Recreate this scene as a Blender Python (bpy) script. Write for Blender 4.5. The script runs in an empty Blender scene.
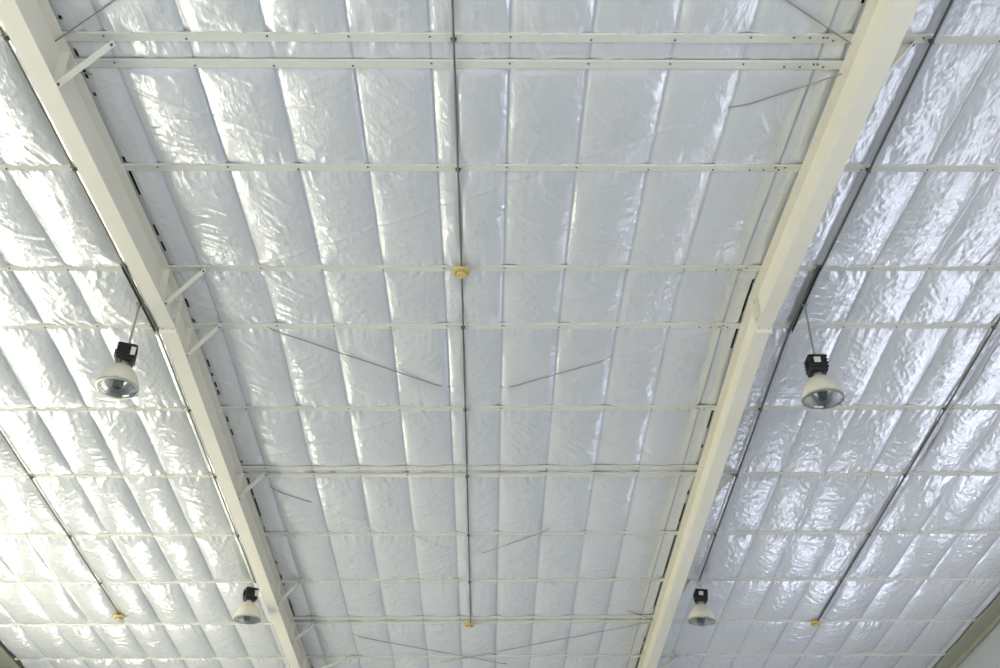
import bpy, bmesh, math, random
import numpy as np
from mathutils import Vector, Matrix
random.seed(7); rng = np.random.default_rng(11)
S = bpy.context.scene; COL = S.collection
EYE = 1.6                                   # height of the eye above the floor
A, D, H = 0.06775811, 9.29018256, 6.58300257 + EYE   # roof slope, distance to the ridge, ridge height
CA, SA = math.cos(A), math.sin(A)
XW, XE = -8.62, 8.42                        # gable walls
LR, RR = -3.17, 2.82                        # the two rafters in view
TN, TF = -12.6, 12.6                        # eaves (metres down the slope from the ridge)

def rp(x, t, off=0.0):
    """point on the purlin-soffit plane, t metres from the ridge, off metres above it"""
    return Vector((x, D + t * CA, H - abs(t) * SA + off))

# ------------------------------------------------------------------ materials
def mat(name, col, rough=.5, metal=0, spec=.5, noise=None, bump=None, emit=None, coat=0, trans=0, ior=1.45):
    m = bpy.data.materials.new(name); m.use_nodes = True
    nt = m.node_tree; b = nt.nodes['Principled BSDF']
    b.inputs['Base Color'].default_value = (*col, 1); b.inputs['Roughness'].default_value = rough
    b.inputs['Metallic'].default_value = metal; b.inputs['Specular IOR Level'].default_value = spec
    b.inputs['Coat Weight'].default_value = coat; b.inputs['Transmission Weight'].default_value = trans
    b.inputs['IOR'].default_value = ior
    if emit:
        b.inputs['Emission Color'].default_value = (*emit[0], 1); b.inputs['Emission Strength'].default_value = emit[1]
    tc = nt.nodes.new('ShaderNodeTexCoord')
    if noise:
        sc, amt = noise
        n = nt.nodes.new('ShaderNodeTexNoise'); n.inputs['Scale'].default_value = sc; n.inputs['Detail'].default_value = 5
        nt.links.new(tc.outputs['Object'], n.inputs['Vector'])
        mx = nt.nodes.new('ShaderNodeMix'); mx.data_type = 'RGBA'
        mx.inputs[6].default_value = (*[c * (1 - amt) for c in col], 1)
        mx.inputs[7].default_value = (*[min(1, c * (1 + amt)) for c in col], 1)
        nt.links.new(n.outputs['Fac'], mx.inputs[0]); nt.links.new(mx.outputs[2], b.inputs['Base Color'])
    if bump:
        sc, st, dist = bump
        n = nt.nodes.new('ShaderNodeTexNoise'); n.inputs['Scale'].default_value = sc; n.inputs['Detail'].default_value = 4
        nt.links.new(tc.outputs['Object'], n.inputs['Vector'])
        bp = nt.nodes.new('ShaderNodeBump'); bp.inputs['Strength'].default_value = st; bp.inputs['Distance'].default_value = dist
        nt.links.new(n.outputs['Fac'], bp.inputs['Height']); nt.links.new(bp.outputs['Normal'], b.inputs['Normal'])
    return m

M = {
 'paint': mat('cream_painted_steel', (.77, .745, .64), .45, 0, .4, noise=(3, .05)),
 'purlin': mat('off_white_purlin_steel', (.64, .64, .585), .5, 0, .4, noise=(4, .06)),
 'screw': mat('dark_screw_steel', (.14, .14, .15), .5, .5),
 'galv': mat('galvanised_steel', (.17, .18, .165), .38, .85, noise=(30, .2)),
 'galvlight': mat('bright_galvanised_rod', (.45, .46, .42), .3, .9, noise=(30, .2)),
 'cable': mat('grey_wire_rope', (.30, .30, .30), .5, .4, noise=(60, .2)),
 'black': mat('black_cast_housing', (.010, .010, .014), .42, 0, .4, noise=(20, .3)),
 'label': mat('pale_rating_sticker', (.62, .62, .58), .5),
 'shade': mat('cream_enamel_shade', (.66, .63, .52), .35, 0, .5, noise=(12, .05)),
 'alu': mat('spun_aluminium', (.80, .81, .80), .3, 1.0, bump=(40, .25, .004)),
 'glass': mat('lens_glass', (.93, .96, .97), .03, 0, .5, trans=1.0, ior=1.3),
 'bulb': mat('bulb_glass', (.88, .88, .86), .12, 0, .6, coat=.5),
 'yellow': mat('aged_yellow_plastic', (.62, .50, .20), .4, 0, .4, noise=(20, .08)),
 'yellowdark': mat('detector_chamber_plastic', (.28, .20, .08), .5),
 'floor': mat('pale_concrete', (.37, .385, .41), .35, 0, .5, noise=(.8, .12), bump=(15, .1, .01)),
 'wall': mat('pale_wall_sheeting', (.50, .52, .54), .5, 0, .4, noise=(1.5, .04)),
 'olive': mat('olive_grey_primer', (.36, .37, .28), .5, 0, .4, noise=(3, .15)),  # olive tone, darker than the beams' cream
 'deck': mat('dark_roof_deck', (.04, .04, .045), .7),
 'frame': mat('grey_window_frame', (.35, .36, .37), .5, .3),
}

# foil facing of the roof insulation
def foil():
    m = bpy.data.materials.new('vinyl_insulation_facing'); m.use_nodes = True
    nt = m.node_tree; N = nt.nodes; L = nt.links; b = N['Principled BSDF']
    tc = N.new('ShaderNodeTexCoord')
    b.inputs['Roughness'].default_value = .22
    b.inputs['Specular IOR Level'].default_value = .5
    b.inputs['Metallic'].default_value = .38
    at = N.new('ShaderNodeAttribute'); at.attribute_name = 'seam'
    n0 = N.new('ShaderNodeTexNoise'); n0.inputs['Scale'].default_value = 1.3; n0.inputs['Detail'].default_value = 3
    L.new(tc.outputs['Object'], n0.inputs['Vector'])
    base = N.new('ShaderNodeMix'); base.data_type = 'RGBA'
    base.inputs[6].default_value = (.72, .745, .775, 1); base.inputs[7].default_value = (.79, .81, .83, 1)
    L.new(n0.outputs['Fac'], base.inputs[0])
    mx = N.new('ShaderNodeMix'); mx.data_type = 'RGBA'
    mx.inputs[7].default_value = (.30, .34, .42, 1)
    L.new(at.outputs['Fac'], mx.inputs[0]); L.new(base.outputs[2], mx.inputs[6]); L.new(mx.outputs[2], b.inputs['Base Color'])
    # fine crinkles, stretched two ways
    def crinkle(rot, scl, scale):
        mp = N.new('ShaderNodeMapping'); mp.inputs['Rotation'].default_value = (0, 0, rot); mp.inputs['Scale'].default_value = scl
        L.new(tc.outputs['Object'], mp.inputs['Vector'])
        n = N.new('ShaderNodeTexNoise'); n.inputs['Scale'].default_value = scale; n.inputs['Detail'].default_value = 3
        n.inputs['Distortion'].default_value = .6
        L.new(mp.outputs['Vector'], n.inputs['Vector'])
        s = N.new('ShaderNodeMath'); s.operation = 'SUBTRACT'; s.inputs[1].default_value = .5; L.new(n.outputs['Fac'], s.inputs[0])
        a = N.new('ShaderNodeMath'); a.operation = 'ABSOLUTE'; L.new(s.outputs[0], a.inputs[0])
        return a.outputs[0]
    c1 = crinkle(.6, (1, .22, 1), 14); c2 = crinkle(-.8, (1, .3, 1), 22)
    ad = N.new('ShaderNodeMath'); L.new(c1, ad.inputs[0]); L.new(c2, ad.inputs[1])
    bp = N.new('ShaderNodeBump'); bp.inputs['Strength'].default_value = .28; bp.inputs['Distance'].default_value = .02
    L.new(ad.outputs[0], bp.inputs['Height']); L.new(bp.outputs['Normal'], b.inputs['Normal'])
    return m
M['foil'] = foil()

# ------------------------------------------------------------------ helpers
def link(o, parent=None):
    COL.objects.link(o)
    if parent: o.parent = parent
    return o
def obj(name, bm, m, parent=None, smooth=False):
    me = bpy.data.meshes.new(name); bmesh.ops.recalc_face_normals(bm, faces=bm.faces); bm.to_mesh(me); bm.free()
    me.materials.append(M[m] if isinstance(m, str) else m)
    if smooth:
        for p in me.polygons: p.use_smooth = True
        try: me.set_sharp_from_angle(angle=math.radians(40))
        except Exception: pass
    return link(bpy.data.objects.new(name, me), parent)
def tag(o, label, cat, group=None):
    o['label'] = label; o['category'] = cat
    if group: o['group'] = group
    return o
def empty(name, loc):
    o = bpy.data.objects.new(name, None); o.location = loc; o.empty_display_size = .1; return link(o)
def structure(o): o['kind'] = 'structure'; return o
def box(bm, lo, hi):
    vs = [bm.verts.new((x, y, z)) for x in (lo[0], hi[0]) for y in (lo[1], hi[1]) for z in (lo[2], hi[2])]
    for f in ((0,1,3,2),(4,6,7,5),(0,4,5,1),(2,3,7,6),(0,2,6,4),(1,5,7,3)): bm.faces.new([vs[i] for i in f])
    return bm
def sweep(bm, prof, a, b, up=Vector((0,0,1))):
    """closed profile [(u,v)] swept from a to b; v along up, u sideways"""
    a, b = Vector(a), Vector(b); d = (b - a).normalized(); s = d.cross(up).normalized(); w = s.cross(d)
    r = [[bm.verts.new(p + s * u + w * v) for u, v in prof] for p in (a, b)]
    n = len(prof)
    for i in range(n): bm.faces.new((r[0][i], r[0][(i+1) % n], r[1][(i+1) % n], r[1][i]))
    bm.faces.new(r[0][::-1]); bm.faces.new(r[1])
    return bm
def tube(bm, pts, r, n=10):
    pts = [Vector(p) for p in pts]; rings = []
    for i, p in enumerate(pts):
        d = (pts[min(i+1, len(pts)-1)] - pts[max(i-1, 0)]).normalized()
        up = Vector((0,0,1)) if abs(d.z) < .9 else Vector((1,0,0))
        s = d.cross(up).normalized(); w = s.cross(d)
        rings.append([bm.verts.new(p + (s*math.cos(2*math.pi*k/n) + w*math.sin(2*math.pi*k/n)) * r) for k in range(n)])
    for a, b in zip(rings, rings[1:]):
        for k in range(n): bm.faces.new((a[k], a[(k+1) % n], b[(k+1) % n], b[k]))
    bm.faces.new(rings[0][::-1]); bm.faces.new(rings[-1])
    return bm
def lathe(bm, prof, n=40, cap=True, loc=(0,0,0)):
    loc = Vector(loc); rings = []
    for r, z in prof:
        if r < 1e-6: rings.append([bm.verts.new(loc + Vector((0,0,z)))])
        else: rings.append([bm.verts.new(loc + Vector((r*math.cos(2*math.pi*k/n), r*math.sin(2*math.pi*k/n), z))) for k in range(n)])
    for a, b in zip(rings, rings[1:]):
        for k in range(n):
            j = (k+1) % n
            if len(a) == 1 and len(b) == 1: continue
            if len(a) == 1: bm.faces.new((a[0], b[k], b[j]))
            elif len(b) == 1: bm.faces.new((a[k], a[j], b[0]))
            else: bm.faces.new((a[k], a[j], b[j], b[k]))
    if cap:
        for rg in (rings[0], rings[-1]):
            if len(rg) > 2: bm.faces.new(rg)
    return bm
def bev(bm, w=.01, seg=2):
    bmesh.ops.bevel(bm, geom=bm.edges[:], offset=w, segments=seg, affect='EDGES', profile=.6); return bm

# ------------------------------------------------------------------ purlins' places
P_ALL = [-11.6, -10.1, -8.5, -6.85, -5.25, -3.65, -2.10, -0.50, 0.525, 2.12, 3.68, 5.33, 6.88, 8.48, 9.99, 11.55]
P_DBL = [-3.37, 3.50, 8.28]                # second purlins of the braced bay
SEAMS_W = [XW, -8.2, -7.6, -7.0, -6.42, -5.84, -5.27, -4.66, -4.10, -3.54, -3.26]
SEAMS_C = [-3.08, -2.80, -2.2, -1.6, -1.0, -.4, .196, .796, 1.42, 1.98, 2.55, 2.735]
SEAMS_E = [2.905, 3.27, 3.85, 4.42, 5.01, 5.57, 6.17, 6.77, 7.37, 7.97, XE]

# rope bracing: (x0,t0,x1,t1, list of shown stretches as fractions)
ROPES = [
 (LR, -3.62, 2.74, -7.9, [(0, .22)], 'thin bracing rope leaving the left rafter towards the top edge of the photo'),
 (2.74, -3.62, LR, -7.9, [(0, .25)], 'thin bracing rope leaving the right rafter towards the top edge of the photo'),
 (2.76, -3.30, LR, -.05, [(0, .14)], 'bracing rope falling left from the right rafter just below the first doubled purlin'),
 (LR+.05, -3.30, 2.76, -.10, [(0, .03)], 'bracing rope falling right from the left rafter just below the first doubled purlin'),
 (LR+.05, .04, 2.76, 3.60, [(.12, .47)], 'dark bracing rope slanting down right from the left rafter to the long middle conduit'),
 (2.76, .42, LR, 3.37, [(.22, .44)], 'dark bracing rope slanting down left from the right rafter just below the roof ridge'),
 (LR+.05, 3.74, 2.76, 8.35, [(.04, .16), (.9, 1)], 'bracing rope from the left rafter at the middle doubled purlin down to the right'),
 (2.76, 3.74, LR+.05, 8.30, [(.30, .50)], 'bracing rope from the right rafter halfway down the far slope to the lower left braces'),
 (LR+.05, 8.50, 2.76, 11.5, [(.15, .62)], 'bracing rope slanting right below the lower detector, from the left rafter'),
 (2.76, 8.42, LR+.05, 11.4, [(0, .62)], 'bracing rope slanting left below the lower detector, from the right rafter'),
]

# ------------------------------------------------------------------ ceiling facing
def vnoise(x, y, seed):
    r = np.random.default_rng(seed); T = r.random((256, 256)) * 2 - 1
    xi = np.floor(x).astype(int); yi = np.floor(y).astype(int); fx = x - xi; fy = y - yi
    fx = fx*fx*(3-2*fx); fy = fy*fy*(3-2*fy)
    g = lambda a, b: T[a % 256, b % 256]
    return (g(xi,yi)*(1-fx)+g(xi+1,yi)*fx)*(1-fy) + (g(xi,yi+1)*(1-fx)+g(xi+1,yi+1)*fx)*fy

def ceiling():
    xs = np.arange(XW, XE + .001, .0165)
    xs = np.unique(np.round(np.concatenate([xs, [LR-.085, LR-.11, LR+.085, LR+.108, RR-.085, RR-.110, RR+.085]]), 4))
    ts = np.concatenate([np.arange(TN, -4.8, .1), np.arange(-4.8, 11.3, .020), np.arange(11.3, TF+.05, .1)])
    # keep a row exactly on the ridge
    ts[np.argmin(abs(ts))] = 0.0
    X, T = np.meshgrid(xs, ts)
    sb = np.array(SEAMS_W + SEAMS_C + SEAMS_E); pb = np.array([TN-.5] + P_ALL + [TF+.5])
    ci = np.clip(np.searchsorted(sb, X, side='right')-1, 0, len(sb)-2); ri = np.clip(np.searchsorted(pb, T, side='right')-1, 0, len(pb)-2)
    w = sb[ci+1]-sb[ci]; l = pb[ri+1]-pb[ri]
    # seams wander a little between purlins
    u = np.clip((X-sb[ci])/w, 0, 1); v = np.clip((T-pb[ri])/l, 0, 1)
    R1 = rng.random((60, 40)); R2 = rng.random((60, 40)); R3 = rng.random((60, 40)); R4 = rng.random((60,40))
    r1, r2, r3, r4 = (R[ci, ri] for R in (R1, R2, R3, R4))
    pu = (4*u*(1-u)); pv = (4*v*(1-v))
    west = np.clip((-3.2-X)/.3, 0, 1)
    amp = (.050 + .022*r1 + .018*west) * np.clip(w/.58, .15, 1)
    amp = amp * np.clip((l/1.6), .75, 1) * np.where(X > 2.9, .72, 1)
    sk = u + (r2-.5)*.25*pu                                    # lopsided bellies
    pus = np.clip(4*sk*(1-sk), 0, 1)
    sag = amp * pus**.62 * pv**.40
    mid = (X > LR) & (X < RR)
    for p, q0 in zip(P_DBL, (-3.65, 3.68, 8.48)):
        d = np.abs(T-p); sag = np.where(mid, sag*(1-np.exp(-(d/.07)**2)), sag)
        sag = np.where(mid & (T > min(p, q0)) & (T < max(p, q0)), sag*.35, sag)
    # folds running along the slope out of each purlin pinch
    dv = np.minimum(v, 1-v)*l
    near = np.exp(-dv/.17)
    fold = vnoise(X*19 + 3*vnoise(X*1.5, T*1.5, 5), T*2.2, 1)
    fold2 = vnoise(X*38, T*3.5, 2)
    h = -sag + (fold*.012 + fold2*.006) * near * np.minimum(1, dv/.02)
    # long slanting creases, their angle different in each cell
    ang = (r3-.5)*1.6 + np.where(X > 3, .75, 0) + np.where((X > 0) & (X < 2.8), .5, 0) + np.where(X < -3.2, -.3, 0)
    c, s = np.cos(ang), np.sin(ang)
    a1 = X*c + T*s; a2 = -X*s + T*c
    warp = vnoise(X*2.3, T*2.3, 9)*.5
    cre = 1-np.abs(vnoise(a1*4.5+warp*2+r2*50, a2*17+warp+r4*31, 3))*2
    cre2 = 1-np.abs(vnoise(a1*7+r4*40, a2*31+warp*2, 4))*2
    body = (pu*pv)**.4
    east = np.where(X > 2.9, 1.15, 1.0)
    cre3 = 1-np.abs(vnoise(a1*11+r1*20, a2*52+warp*3, 14))*2
    gate = np.clip(vnoise(X*3.1, T*2.7, 15)*1.3+.45, 0, 1)
    h += -(np.clip(cre, 0, 1)**5*.0085*np.where(X > 2.9, .7, 1) + np.clip(cre2, 0, 1)**4*.0055 + gate*np.clip(cre3, 0, 1)**3*.0022*np.where(X > 2.9, 1.9, 1)) * body * east
    h += vnoise(X*5, T*4, 6)*.004*body + vnoise(X*13, T*10, 7)*.0016*body + vnoise(X*30, T*16, 17)*.0005*body
    # facing lies on the hidden stretches of the bracing ropes
    for x0, t0, x1, t1, shown, _ in ROPES:
        L = math.hypot(x1-x0, t1-t0); dx, dt = (x1-x0)/L, (t1-t0)/L
        q = (X-x0)*dx + (T-t0)*dt; d = np.abs((X-x0)*dt - (T-t0)*dx)
        m = (q > 0) & (q < L)
        for f0, f1 in shown: m &= ~((q > f0*L) & (q < f1*L))
        h -= np.where(m, .009*np.exp(-(d/.016)**2), 0)
    h += np.where((X > -3.2) & (X < 2.9), .032, .022)
    # over the rafters and the gable rafters it lies flat above the steel
    for xr in (LR, RR):
        k = np.clip((.16-np.abs(X-xr))/.06, 0, 1); h = h*(1-k) + np.maximum(h, .03)*k
    for xc, ta, tb in ((-.225,-5.2,8.42),(-3.49,-5.2,6.85),(3.30,-5.2,6.85),(-5.82,-5.2,8.02),(5.46,-5.2,8.4)):
        k = np.exp(-(np.abs(X-xc)/.035)**2) * ((T > ta) & (T < tb)); lo = -.012
        h = h + k*np.maximum(lo-h, 0)
    for x0, t0, x1, t1, shown, _ in ROPES:
        L = math.hypot(x1-x0, t1-t0); dx, dt = (x1-x0)/L, (t1-t0)/L
        q = (X-x0)*dx + (T-t0)*dt; d = np.abs((X-x0)*dt - (T-t0)*dx)
        for f0, f1 in shown:
            k = np.exp(-(d/.17)**2)*np.clip((q-(f0-.03)*L)/.12, 0, 1)*np.clip(((f1+.03)*L-q)/.12, 0, 1)
            h = h + k*np.maximum(-.006-h, 0)
    k = (X > 8.09) | (X < -8.15); h = np.where(k, .04, h)
    Z = H - np.sqrt(T*T+.0025+.12*np.exp(-(T/.45)**2))*SA + h
    Y = D + T*CA
    ny, nx = X.shape
    co = np.stack([X, Y, Z], -1).reshape(-1, 3).astype(np.float32)
    idx = np.arange(ny*nx).reshape(ny, nx)
    q = np.stack([idx[:-1,:-1], idx[1:,:-1], idx[1:,1:], idx[:-1,1:]], -1)      # normals face down
    # torn edges beside the rafters: small gaps that show the dark deck
    xc = (xs[:-1]+xs[1:])/2; tc = (ts[:-1]+ts[1:])/2
    XC, TC = np.meshgrid(xc, tc)
    gap = np.zeros_like(XC, bool)
    e = vnoise(TC*1.3, TC*0+.5, 21); e2 = vnoise(TC*9, TC*0+.5, 22)
    gap |= (XC > RR-.112) & (XC < RR-.084) & (e + .5*e2 > -.05) & (np.min([abs(TC-p) for p in P_ALL+P_DBL], 0) > .05)
    e = vnoise(TC*1.1, TC*0+7.5, 23); e2 = vnoise(TC*11, TC*0+.5, 24)
    gap |= (XC > LR+.084) & (XC < LR+.108) & (e + .7*e2 > .25) & (np.min([abs(TC-p) for p in P_ALL+P_DBL], 0) > .05)
    gap |= (XC > 8.06) & (XC < 8.10) | (XC < -8.08) & (XC > -8.16) & (TC > 6)  # gable slits; the wide left one stands in for shade by the wall
    q = q[~gap]
    me = bpy.data.meshes.new('ceiling')
    nf = len(q); me.vertices.add(len(co)); me.vertices.foreach_set('co', co.ravel())
    me.loops.add(nf*4); me.loops.foreach_set('vertex_index', q.ravel().astype(np.int32))
    me.polygons.add(nf); me.polygons.foreach_set('loop_start', np.arange(0, nf*4, 4, dtype=np.int32))
    me.polygons.foreach_set('use_smooth', np.ones(nf, bool))
    me.update(calc_edges=True)
    ds = np.min([abs(X-p) for p in sb if min(abs(p-LR), abs(p-RR)) > .15], 0)
    at = me.attributes.new('seam', 'FLOAT', 'POINT')
    at.data.foreach_set('value', (np.clip(1-ds/.013, 0, 1)*.75).ravel().astype(np.float32))
    me.materials.append(M['foil'])
    return structure(link(bpy.data.objects.new('ceiling', me)))
ceiling()

# dark deck above the insulation
bm = bmesh.new()
v = [bm.verts.new(rp(x, t, .24 + o)) for o in (0, .05) for x in (XW-.2, XE+.2) for t in (TN-.2, 0, TF+.2)]
for f in ((0,1,4,3),(1,2,5,4),(6,9,10,7),(7,10,11,8),(0,3,9,6),(2,8,11,5),(0,6,7,1),(1,7,8,2),(3,4,10,9),(4,5,11,10)): bm.faces.new([v[i] for i in f])
structure(obj('ceiling_deck', bm, 'deck'))

# ------------------------------------------------------------------ shell
bm = bmesh.new(); box(bm, (XW-.2, D+TN*CA-.2, -.15), (XE+.2, D+TF*CA+.2, 0)); structure(obj('floor', bm, 'floor'))
def gable(name, x0, x1):
    bm = bmesh.new(); y0, y1 = D+TN*CA, D+TF*CA; ze = H-TF*SA+.23
    pr = [(y0,0),(y1,0),(y1,ze),(D,H+.23),(y0,ze)]
    a = [bm.verts.new((x0,y,z)) for y,z in pr]; b = [bm.verts.new((x1,y,z)) for y,z in pr]
    bm.faces.new(a); bm.faces.new(b)
    for i in range(5): bm.faces.new((a[i], a[(i+1)%5], b[(i+1)%5], b[i]))
    structure(obj(name, bm, 'wall'))
gable('wall_left', XW-.15, XW); gable('wall_right', XE, XE+.15)
ze = H-TF*SA+.2
bm = bmesh.new(); box(bm, (XW-.15, D+TF*CA, 0), (XE+.15, D+TF*CA+.15, ze)); structure(obj('wall_far', bm, 'wall'))
bm = bmesh.new(); box(bm, (XW-.15, D+TN*CA-.15, 0), (XE+.15, D+TN*CA, ze)); structure(obj('wall_near', bm, 'wall'))

# unseen glowing panels added on the walls to light the facing and its glints
wn = [0]
def window(axis, c, a0, a1, z0, z1, col, strength, face):
    """axis 'x': panel on a gable wall at x=c spanning y a0..a1; 'y': on an eave wall at y=c spanning x a0..a1"""
    wn[0] += 1
    root = empty(f'window_{wn[0]}', (0,0,0)); structure(root)
    m = mat(f'daylit_panel_{wn[0]}', (.8,.8,.8), .5, emit=(col, strength))
    def slab(bm, p0, p1, q0, q1, d0, d1):
        lo, hi = (min(c+face*d0, c+face*d1), p0, q0), (max(c+face*d0, c+face*d1), p1, q1)
        if axis == 'y': lo, hi = (lo[1], lo[0], lo[2]), (hi[1], hi[0], hi[2])
        box(bm, lo, hi)
    bm = bmesh.new(); slab(bm, a0, a1, z0, z1, .005, .02); structure(obj('window_pane', bm, m, root))
    bm = bmesh.new(); n = max(2, round((a1-a0)/1.2)+1)
    for i in range(n):
        p = a0 + (a1-a0)*i/(n-1); slab(bm, p-.03, p+.03, z0-.03, z1+.03, .004, .05)
    for z in (z0, z1, (z0+z1)/2): slab(bm, a0, a1, z-.03, z+.03, .004, .045)
    structure(obj('window_frame', bm, 'frame', root))
WARM = (1.0, .965, .765); COOL = (.80, .82, 1.0); NEUT = (.93, .97, 1.0)
window('x', XW, 12.5, 18.5, 4.9, 6.3, WARM, 9, 1)
window('x', XW, 10.5, 18.0, 1.5, 3.3, WARM, 9, 1)  # added low on the wall for glints in the middle bay
window('x', XW, -1.0, 6.5, 1.6, 4.6, WARM, 4, 1)
window('x', XE, 13.5, 18.0, 4.4, 5.6, COOL, 4.2, -1)
window('x', XE, 11.0, 17.0, 1.0, 3.6, COOL, 2.0, -1)
window('x', XE, -1.0, 6.5, 1.6, 4.4, COOL, 2, -1)
window('y', D+TF*CA, -7.9, -6.7, 2.0, 4.4, WARM, 8, -1)  # added for glints farther down the middle bay
window('y', D+TF*CA, 6.2, 7.6, 2.0, 4.2, COOL, 3, -1)
window('y', D+TN*CA, -7.5, 7.5, 1.0, 4.0, NEUT, 5, 1)

# ------------------------------------------------------------------ rafters
RD, FW, FT, WT = .42, .16, .013, .010       # depth, flange width, flange and web thickness
def isec(bm, x, ta, tb):
    """I-section between two slope stations on the same side of the ridge, section kept plumb"""
    pr = [(-FW/2,0),(FW/2,0),(FW/2,-FT),(WT/2,-FT),(WT/2,-RD+FT),(FW/2,-RD+FT),(FW/2,-RD),(-FW/2,-RD),(-FW/2,-RD+FT),(-WT/2,-RD+FT),(-WT/2,-FT),(-FW/2,-FT)]
    r = [[bm.verts.new(rp(x+u, t, w)) for u, w in pr] for t in (ta, tb)]; n = len(pr)
    for i in range(n): bm.faces.new((r[0][i], r[0][(i+1)%n], r[1][(i+1)%n], r[1][i]))
    bm.faces.new(r[0]); bm.faces.new(r[1])
def rafter(x, label, stiff, ga=None):
    root = tag(empty('roof_rafter', rp(x, 0, -RD)), label, 'roof beam', 'roof rafters')
    inv = Matrix.Translation(-root.location)
    def part(name, bm, m, **k):
        bm.transform(inv); return obj(name, bm, m, root, **k)
    for ta, tb in ((TN+.02, -.012), (.012, TF-.02)):
        bm = bmesh.new(); isec(bm, x, ta, tb); part('beam', bm, 'paint')
    # apex end plates with bolts
    for s in (-1, 1):
        bm = bmesh.new(); y = D + s*.007
        box(bm, (x-FW/2-.005, y-.006, H-RD-.05), (x+FW/2+.005, y+.006, H-.012)); part('end_plate', bm, 'paint')
    for z in (-.10, -.32, -.42):
        for u in (-.055, .055):
            bm = bmesh.new(); tube(bm, [(x+u, D-.04, H+z), (x+u, D+.04, H+z)], .014, 6); part('bolt', bm, 'purlin')
    for t in stiff:
        for s in (1,):
            bm = bmesh.new(); p = rp(x, t)
            sl = -SA/CA*(1 if t > 0 else -1)*.005
            box(bm, (min(x+s*.005, x+s*.075), p.y-.005, p.z-RD+.013), (max(x+s*.005, x+s*.075), p.y+.005, p.z-.013)); part('stiffener', bm, 'paint')
    return root
rafter(LR, 'long cream steel roof beam on the left, with a row of slanted braces', [-3.5, -.5, .525, 3.6, 6.88, 8.4, 9.99])
rafter(RR, 'long steel roof beam on the right, its left face cream yellow and underside grey', [-3.6, 3.64, 6.88, 9.99])
def gable_angle(x0, x1, name):
    bm = bmesh.new(); v = []
    for o in (-.035, .02):
        for x in (x0, x1):
            for t in (TN+.02, 0, TF-.02): v.append(bm.verts.new(rp(x, t, o)))
    for f in ((0,1,4,3),(1,2,5,4),(6,9,10,7),(7,10,11,8),(0,3,9,6),(2,8,11,5),(0,6,7,1),(1,7,8,2),(3,4,10,9),(4,5,11,10)): bm.faces.new([v[k] for k in f])
    # raised lip against the wall
    xa, xb = (x1-.05, x1) if x1 > 0 else (x0, x0+.05)
    v = []
    for o in (-.10, -.035):
        for x in (xa, xb):
            for t in (TN+.02, 0, TF-.02): v.append(bm.verts.new(rp(x, t, o)))
    for f in ((0,1,4,3),(1,2,5,4),(0,3,9,6),(2,8,11,5),(0,6,7,1),(1,7,8,2),(3,4,10,9),(4,5,11,10)): bm.faces.new([v[k] for k in f])
    structure(obj(name, bm, 'olive'))
gable_angle(8.10, 8.40, 'trim_1'); gable_angle(XW+.02, -8.16, 'trim_2')

# ------------------------------------------------------------------ purlins
def purlin(t, x0, x1, label, group, screws):
    s = 1 if t > 0 else -1
    root = tag(empty('purlin', rp((x0+x1)/2, t)), label, 'roof purlin', group)
    inv = Matrix.Translation(-root.location)
    w, hh, th, lip = .080, .17, .006, .02
    # C section with lips: flange (v=0) is the visible soffit
    pr = [(-w/2,0),(w/2,0),(w/2,lip),(w/2-th,lip),(w/2-th,th),(-w/2+th,th),(-w/2+th,hh-th),(w/2-th,hh-th),(w/2-th,hh-lip),(w/2,hh-lip),(w/2,hh),(-w/2,hh)]
    bm = bmesh.new(); ends = []
    for x in (x0, x1):
        ends.append([bm.verts.new(rp(x, t-u, v)) for u, v in pr])
    n = len(pr)
    for i in range(n): bm.faces.new((ends[0][i], ends[0][(i+1)%n], ends[1][(i+1)%n], ends[1][i]))
    bm.faces.new(ends[0]); bm.faces.new(ends[1])
    bm.transform(inv); obj('channel', bm, 'purlin', root)
    for x in screws:
        o = bpy.data.objects.new('screw', SCREW); o.location = rp(x, t+random.choice((-.018, .012)), -.002) - root.location
        link(o, root)
    return root
bm = bmesh.new(); lathe(bm, [(0,.0),(.0085,.0),(.0095,-.004),(.006,-.008),(0,-.009)], 8, cap=False)
SCREW = bpy.data.meshes.new('screw'); bm.to_mesh(SCREW); bm.free(); SCREW.materials.append(M['screw'])
names = {-3.65: 'off white purlin across the top of the photo, upper one of the topmost doubled pair',
 -2.10: 'off white purlin crossing between the topmost doubled pair and the upper yellow detector',
 -0.50: 'off white purlin that carries the upper yellow detector just above the ridge',
 0.525: 'off white purlin just below the roof ridge, where both near lamp channels end',
 2.12: 'off white purlin level with the shades of the two near hanging lamps',
 3.68: 'off white purlin, lower one of the doubled pair halfway down the far slope',
 5.33: 'off white purlin next below the doubled pair halfway down the far slope',
 6.88: 'off white purlin from which the two far small lamps hang',
 8.48: 'off white purlin that carries the row of lower yellow detectors',
 9.99: 'lowest off white purlin, crossing close to the bottom edge of the photo'}
allseams = SEAMS_W[1:-1] + SEAMS_C[1:-1] + SEAMS_E[1:-1]
for t in P_ALL:
    if t < -4 or t > 11: continue
    k = [x for x in allseams if t < 6 or -3.2 < x < 2.9]
    if t < 3: k = [x for x in k if -6 < x < 6.2]
    extra = [RR+d for d in (-.22, -.3, -.4, -.52, .16, .24)] if t < 3 else []
    purlin(t, XW+.02, XE-.02, names[t], 'long purlins across the roof', k + extra)
nd = ['off white short purlin, lower one of the topmost doubled pair between the two rafters',
      'off white short purlin, upper one of the doubled pair halfway down the far slope',
      'off white short purlin just above the lower middle detector, between the rafters']
for t, n in zip(P_DBL, nd):
    purlin(t, LR+.0, RR-.0, n, 'short doubling purlins between the rafters', SEAMS_C[1:-1] + ([RR+d for d in (-.22, -.3, -.4, -.52)] if t < 0 else []))

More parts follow.
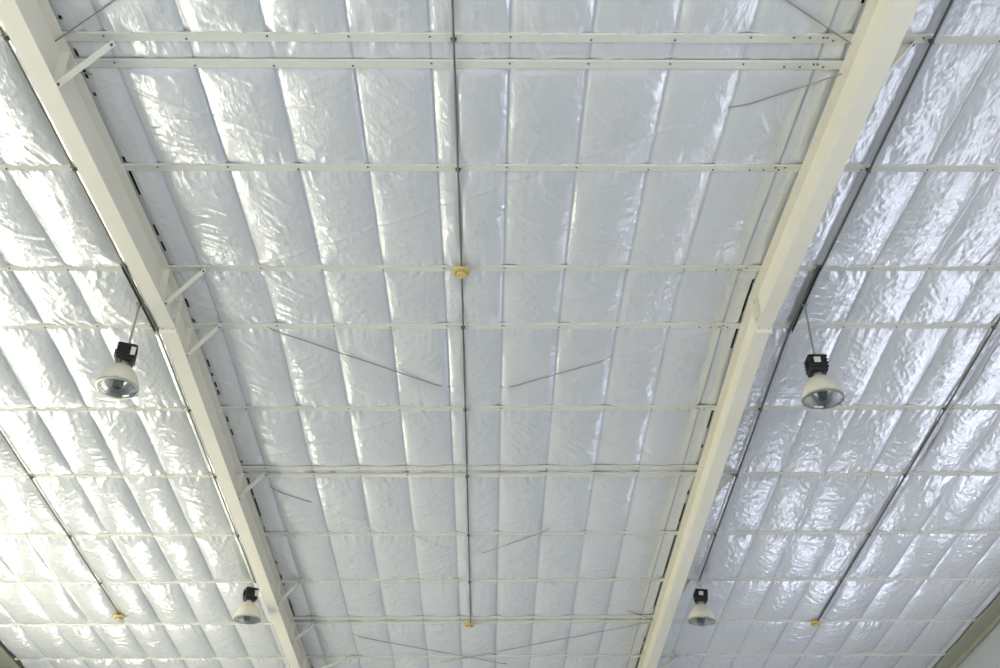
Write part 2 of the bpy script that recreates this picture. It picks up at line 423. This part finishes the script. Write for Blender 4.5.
# ------------------------------------------------------------------ fly braces
def brace(x0, t0, drop, x1, t1, label):
    a = rp(x0, t0, -drop); b = rp(x1, t1, -.004)
    root = tag(empty('fly_brace', a), label, 'brace', 'slanted braces between beam and purlin'); inv = Matrix.Translation(-root.location)
    d = (b-a).normalized()
    bm = bmesh.new(); w, th = .055, .005
    sweep(bm, [(-w/2,0),(w/2,0),(w/2,th),(-w/2+th,th),(-w/2+th,w),(-w/2,w)], a, b); bm.transform(inv); obj('angle_bar', bm, 'paint', root)
    for p, q in ((a, a+d*.03), (b, b-d*.03)):
        bm = bmesh.new(); tube(bm, [q+Vector((0,0,-.006)), q+Vector((0,0,.02))], .012, 6); bm.transform(inv); obj('bolt', bm, 'screw', root)
LX = LR + .05; RX = RR + .05
for a in [
 (LX,-3.53,RD-.02,-2.74,-3.60,'white slanted brace on the left beam at the topmost doubled purlin'),
 (LX,-.42,RD-.03,-2.745,-.50,'white slanted brace on the left beam just above the ridge, upper of two close braces'),
 (LX,.52,RD-.03,-2.79,.50,'white slanted brace on the left beam just below the ridge, lower of two close braces'),
 (LX,3.58,RD-.03,-2.79,3.60,'white slanted brace on the left beam halfway down the far slope'),
 (LX,6.88,RD-.03,-2.79,6.84,'white slanted brace on the left beam level with the small far left lamp'),
 (LX,8.40,RD-.01,-2.74,8.40,'white slanted brace on the left beam, second from the bottom edge'),
 (LX,9.95,RD-.01,-2.38,9.95,'lowest white slanted brace on the left beam, at the bottom edge'),
 (RX,-3.62,RD-.01,3.22,-3.62,'cream slanted brace on the right side of the right beam near the top edge'),
 (RX,3.60,RD-.01,3.25,3.66,'cream slanted brace on the right side of the right beam, halfway down the far slope'),
 (RX,6.88,RD-.01,3.14,6.88,'cream slanted brace on the right beam just left of the small far right lamp'),
 (RX,9.95,RD-.01,3.40,9.97,'cream slanted brace on the right beam at the bottom edge'),
]: brace(*a)

# ------------------------------------------------------------------ bracing ropes
for x0, t0, x1, t1, shown, label in ROPES:
    pts = []; n = 120
    for i in range(n+1):
        f = i/n; o = .085
        for f0, f1 in shown:
            if f0-.03 <= f <= f1+.03:
                e = min(f-f0+.03 if f0 > 0 else 9, f1-f+.03 if f1 < 1 else 9)/.06
                o = min(o, .085 - min(1, e)*.102)
        t = t0+(t1-t0)*f
        pts.append(rp(x0+(x1-x0)*f, t, o - (.0)))
    bm = bmesh.new(); tube(bm, pts, .0058, 6)
    tag(obj('bracing_rope', bm, 'cable', None, True), label, 'steel rope', 'crossed bracing ropes')

# ------------------------------------------------------------------ conduits
def conduit(x, t0, t1, label, r=.012, off=-.030, clips=True):
    root = tag(empty('electrical_conduit', rp(x, t1, off)), label, 'conduit', 'conduits run down the roof'); inv = Matrix.Translation(-root.location)
    pts = []; ts = sorted(set([t0, t1] + [t for t in (0.0,) if t0 < t < t1]))
    for t in ts: pts.append(rp(x, t, off))
    bm = bmesh.new(); tube(bm, pts, r, 10); bm.transform(inv); obj('pipe', bm, 'galv', root, True)
    for p in P_ALL:
        if t0 < p < t1 and clips:
            bm = bmesh.new(); q = rp(x, p, off)
            tube(bm, [q+Vector((0,-.012,0)), q+Vector((0,.012,0))], r+.005, 10)
            box(bm, (q.x-.022, q.y-.01, q.z+r-.004), (q.x+.022, q.y+.01, q.z-off))
            bm.transform(inv); obj('clip', bm, 'galv', root)
conduit(-.225, -5.2, 8.42, 'long straight grey conduit down the middle of the roof, ending at the lower middle detector', .010)
conduit(-3.51, -5.2, -.52, 'thin grey conduit along the left edge of the left beam, above the near left lamp', .009)
conduit(-3.47, .56, 6.85, 'thin grey conduit along the left edge of the left beam, between the two left lamps', .009)
conduit(3.33, -5.2, -.52, 'grey conduit right of the right beam, above the near right lamp')
conduit(3.27, .56, 6.85, 'grey conduit right of the right beam, between the two right lamps')
conduit(-5.82, -5.2, 8.02, 'grey conduit crossing the left bay down to the small left detector')
conduit(5.46, -5.2, 8.40, 'dark grey conduit crossing the right bay down to the small right detector', .014)
# thin grey strand standing in for the faint shadow beside the right-hand conduit
bm = bmesh.new(); tube(bm, [rp(5.60+.05*math.sin(t*1.9)+.02*math.sin(t*5), t, .012*math.sin(t*7)-.012) for t in np.arange(.6, 3.6, .1)], .005, 6)
tag(obj('loose_cable', bm, 'cable', None, True), 'thin loose grey cable wandering beside the dark conduit of the right bay', 'cable')

# ------------------------------------------------------------------ lamp channels on the ridge
def channel(x, label, xb=None):
    xb = x if xb is None else xb
    root = tag(empty('support_channel', rp(x, 0, -.02)), label, 'steel channel', 'slotted channels over the ridge'); inv = Matrix.Translation(-root.location)
    w, th, hh = .041, .004, .030
    a = rp(x, -.56, -.002-hh); b = rp(xb, .60, -.002-hh)
    bm = bmesh.new()
    sweep(bm, [(-w/2,0),(-w/2+.010,0),(-w/2+.010,th),(-w/2+th,th),(-w/2+th,hh-th),(w/2-th,hh-th),(w/2-th,th),(w/2-.010,th),(w/2-.010,0),(w/2,0),(w/2,hh),(-w/2,hh)], a, b)
    bm.transform(inv); obj('rail', bm, 'galv', root)
    for q in (a, b):
        bm = bmesh.new(); box(bm, (q.x-.03, q.y-.025, q.z+hh-.006), (q.x+.03, q.y+.025, q.z+hh+.004)); bm.transform(inv); obj('fixing_clip', bm, 'galvlight', root)
channel(-3.53, 'grey steel channel over the ridge from which the near left lamp hangs', -3.49)
channel(3.31, 'grey steel channel over the ridge from which the near right lamp hangs', 3.29)

# ------------------------------------------------------------------ hanging lamps
def lamp(loc, rod, label, tilt=(0,0), spin=0):
    root = tag(empty('high_bay_light', loc), label, 'hanging lamp', 'hanging high bay lamps')
    # hook ring and rod
    bm = bmesh.new(); tube(bm, [(.028*math.cos(a), 0, -.02+.028*math.sin(a)) for a in np.linspace(0, 2*math.pi, 17)], .006, 8); obj('hook', bm, 'galvlight', root, True)
    bm = bmesh.new(); tube(bm, [(0,0,-.03), (0,0,-rod)], .0125 if rod > .2 else .009, 12)
    obj('rod', bm, 'galvlight', root, True)
    z = -rod
    # ballast housing: finned box with a rounded top
    bm = bmesh.new(); box(bm, (-.088,-.080,z-.205), (.088,.080,z-.015)); bev(bm, .016); ho = obj('ballast_housing', bm, 'black', root, True)
    for k in range(4):
        bm = bmesh.new(); y0 = z-.165+k*.04
        box(bm, (-.098,-.088,y0), (.098,.088,y0+.016)); bev(bm, .005, 1); obj('cooling_fin', bm, 'black', ho)
    bm = bmesh.new(); lathe(bm, [(.02,z),(.034,z-.004),(.038,z-.03)], 16); obj('cap', bm, 'black', ho, True)
    bm = bmesh.new(); box(bm, (-.045,-.094,z-.12), (.02,-.087,z-.06)) if spin == 0 else box(bm, (.040,-.094,z-.15), (.085,-.087,z-.06)); obj('sticker', bm, 'label', ho)
    bm = bmesh.new(); box(bm, (-.112,-.03,z-.15), (-.086,.03,z-.08)); bev(bm, .004, 1); obj('junction_box', bm, 'black', ho)
    z -= .205
    bm = bmesh.new(); lathe(bm, [(.045,z+.01),(.045,z-.035),(.075,z-.045),(.075,z-.055)], 24); obj('neck', bm, 'galvlight', root, True)
    z -= .045
    R, hh = .198, .235
    out = []
    for i in range(15):
        f = i/14; out.append((.068 + (R-.068)*(math.sin(f*math.pi/2)**.86), z - hh*f**1.10))
    sh = [(r, zz) for r, zz in out] + [(R+.008, z-hh-.004), (R+.008, z-hh-.016), (R-.004, z-hh-.016)]
    inn = [(r-.006, zz-.002) for r, zz in out][::-1]
    bm = bmesh.new(); lathe(bm, sh + [(R-.006, z-hh)], 56, cap=False); so = obj('lamp_shade', bm, 'shade', root, True)
    bm = bmesh.new(); lathe(bm, [(0, z-.004)] + inn[::-1], 56, cap=False); obj('reflector', bm, 'alu', so, True)
    bm = bmesh.new(); lathe(bm, [(R+.009,z-hh-.002),(R+.011,z-hh-.018),(R-.010,z-hh-.020),(R-.012,z-hh-.016),(R+.0085,z-hh-.002)], 56, cap=False); obj('rim', bm, 'galvlight', so, True)
    lens = [(R-.009, z-hh-.012)] + [((R-.012)*math.cos(q), z-hh-.014-.030*math.sin(q)) for q in np.linspace(.1, math.pi/2, 9)]
    lens[-1] = (0, lens[-1][1])
    back = [(r*.985, zz+.004) for r, zz in lens][::-1]
    bm = bmesh.new(); lathe(bm, lens + back, 56, cap=False); obj('lens', bm, 'glass', root, True)
    bm = bmesh.new(); lathe(bm, [(.02, z-.01),(.02, z-.05),(.03,z-.08),(.044,z-.12),(.044,z-.16),(.028,z-.19),(0,z-.20)], 20, cap=False); obj('bulb', bm, 'bulb', root, True)
    for k in range(3):
        a = 2*math.pi*k/3 + .4
        bm = bmesh.new(); c = Vector(((R+.008)*math.cos(a), (R+.008)*math.sin(a), z-hh-.01))
        box(bm, c-Vector((.010,.010,.014)), c+Vector((.010,.010,.012))); obj('lens_clip', bm, 'galvlight', root)
    root.rotation_euler = (tilt[0], tilt[1], spin)
    return root
lamp(rp(-3.53, .06, -.045), .525, 'near left hanging lamp, black housing and cream shade', (.0, .045), .3)
lamp(rp(3.31, .06, -.045), .66, 'near right hanging lamp, black housing and cream shade', (0, 0), 0)
lamp(rp(-3.53, 6.88, -.02), .07, 'small far hanging lamp low on the left, just left of the left beam', (0, 0), .5)
lamp(rp(3.30, 6.90, -.02), .12, 'small far hanging lamp low on the right, just right of the right beam', (0, .08), 0)

# ------------------------------------------------------------------ smoke detectors
def detector(x, t, label):
    p = rp(x, t, -.03)
    root = tag(empty('smoke_detector', p), label, 'smoke detector', 'yellow ceiling detectors')
    bm = bmesh.new(); lathe(bm, [(.0,.012),(.062,.012),(.062,-.006),(.084,-.010),(.090,-.022),(.084,-.034),(.0,-.036)], 40, cap=False); obj('base', bm, 'yellow', root, True)
    bm = bmesh.new(); lathe(bm, [(.052,-.034),(.052,-.056),(.046,-.066),(0,-.070)], 32, cap=False); he = obj('sensing_head', bm, 'yellow', root, True)
    for k in range(10):
        a = 2*math.pi*k/10
        bm = bmesh.new(); c = Vector((.0525*math.cos(a), .0525*math.sin(a), -.047)); box(bm, c-Vector((.007,.007,.006)), c+Vector((.007,.007,.006))); obj('vent_slot', bm, 'yellowdark', he)
    for u in (-.018, .018):
        bm = bmesh.new(); lathe(bm, [(0,-.068),(.006,-.068),(.006,-.073),(0,-.073)], 10, cap=False, loc=(u,0,0)); obj('indicator', bm, 'yellowdark', he)
detector(-.228, -.52, 'upper yellow smoke detector on the middle conduit at the roof ridge')
detector(-.253, 8.44, 'lower yellow smoke detector at the end of the middle conduit')
detector(-5.84, 8.06, 'small yellow smoke detector at the end of the left bay conduit')
detector(5.43, 8.44, 'small yellow smoke detector at the end of the right bay conduit')

# ------------------------------------------------------------------ camera, world
f, pi, ro, ya = 1106.73459, 0.58150858, -0.0102123, 0.01698584
F = Vector((math.sin(ya)*math.cos(pi), math.cos(ya)*math.cos(pi), math.sin(pi)))
R = Vector((math.cos(ya), -math.sin(ya), 0)); U = R.cross(F)
R2 = math.cos(ro)*R + math.sin(ro)*U; U2 = -math.sin(ro)*R + math.cos(ro)*U
cam = bpy.data.cameras.new('camera'); co = link(bpy.data.objects.new('camera', cam))
m = Matrix(((R2.x, U2.x, -F.x, 0), (R2.y, U2.y, -F.y, 0), (R2.z, U2.z, -F.z, EYE), (0,0,0,1)))
co.matrix_world = m; cam.sensor_width = 36; cam.lens = f*36/1000; cam.clip_start = .05
S.camera = co
w = bpy.data.worlds.new('world'); S.world = w; w.use_nodes = True
w.node_tree.nodes['Background'].inputs[0].default_value = (.8, .88, 1, 1); w.node_tree.nodes['Background'].inputs[1].default_value = .6
S.view_settings.view_transform = 'Standard'; S.view_settings.look = 'None'; S.view_settings.gamma = 1
S.view_settings.use_curve_mapping = False; S.view_settings.exposure = 0.2
S.render.film_transparent = False
S.cycles.sample_clamp_indirect = 4; S.cycles.caustics_refractive = False
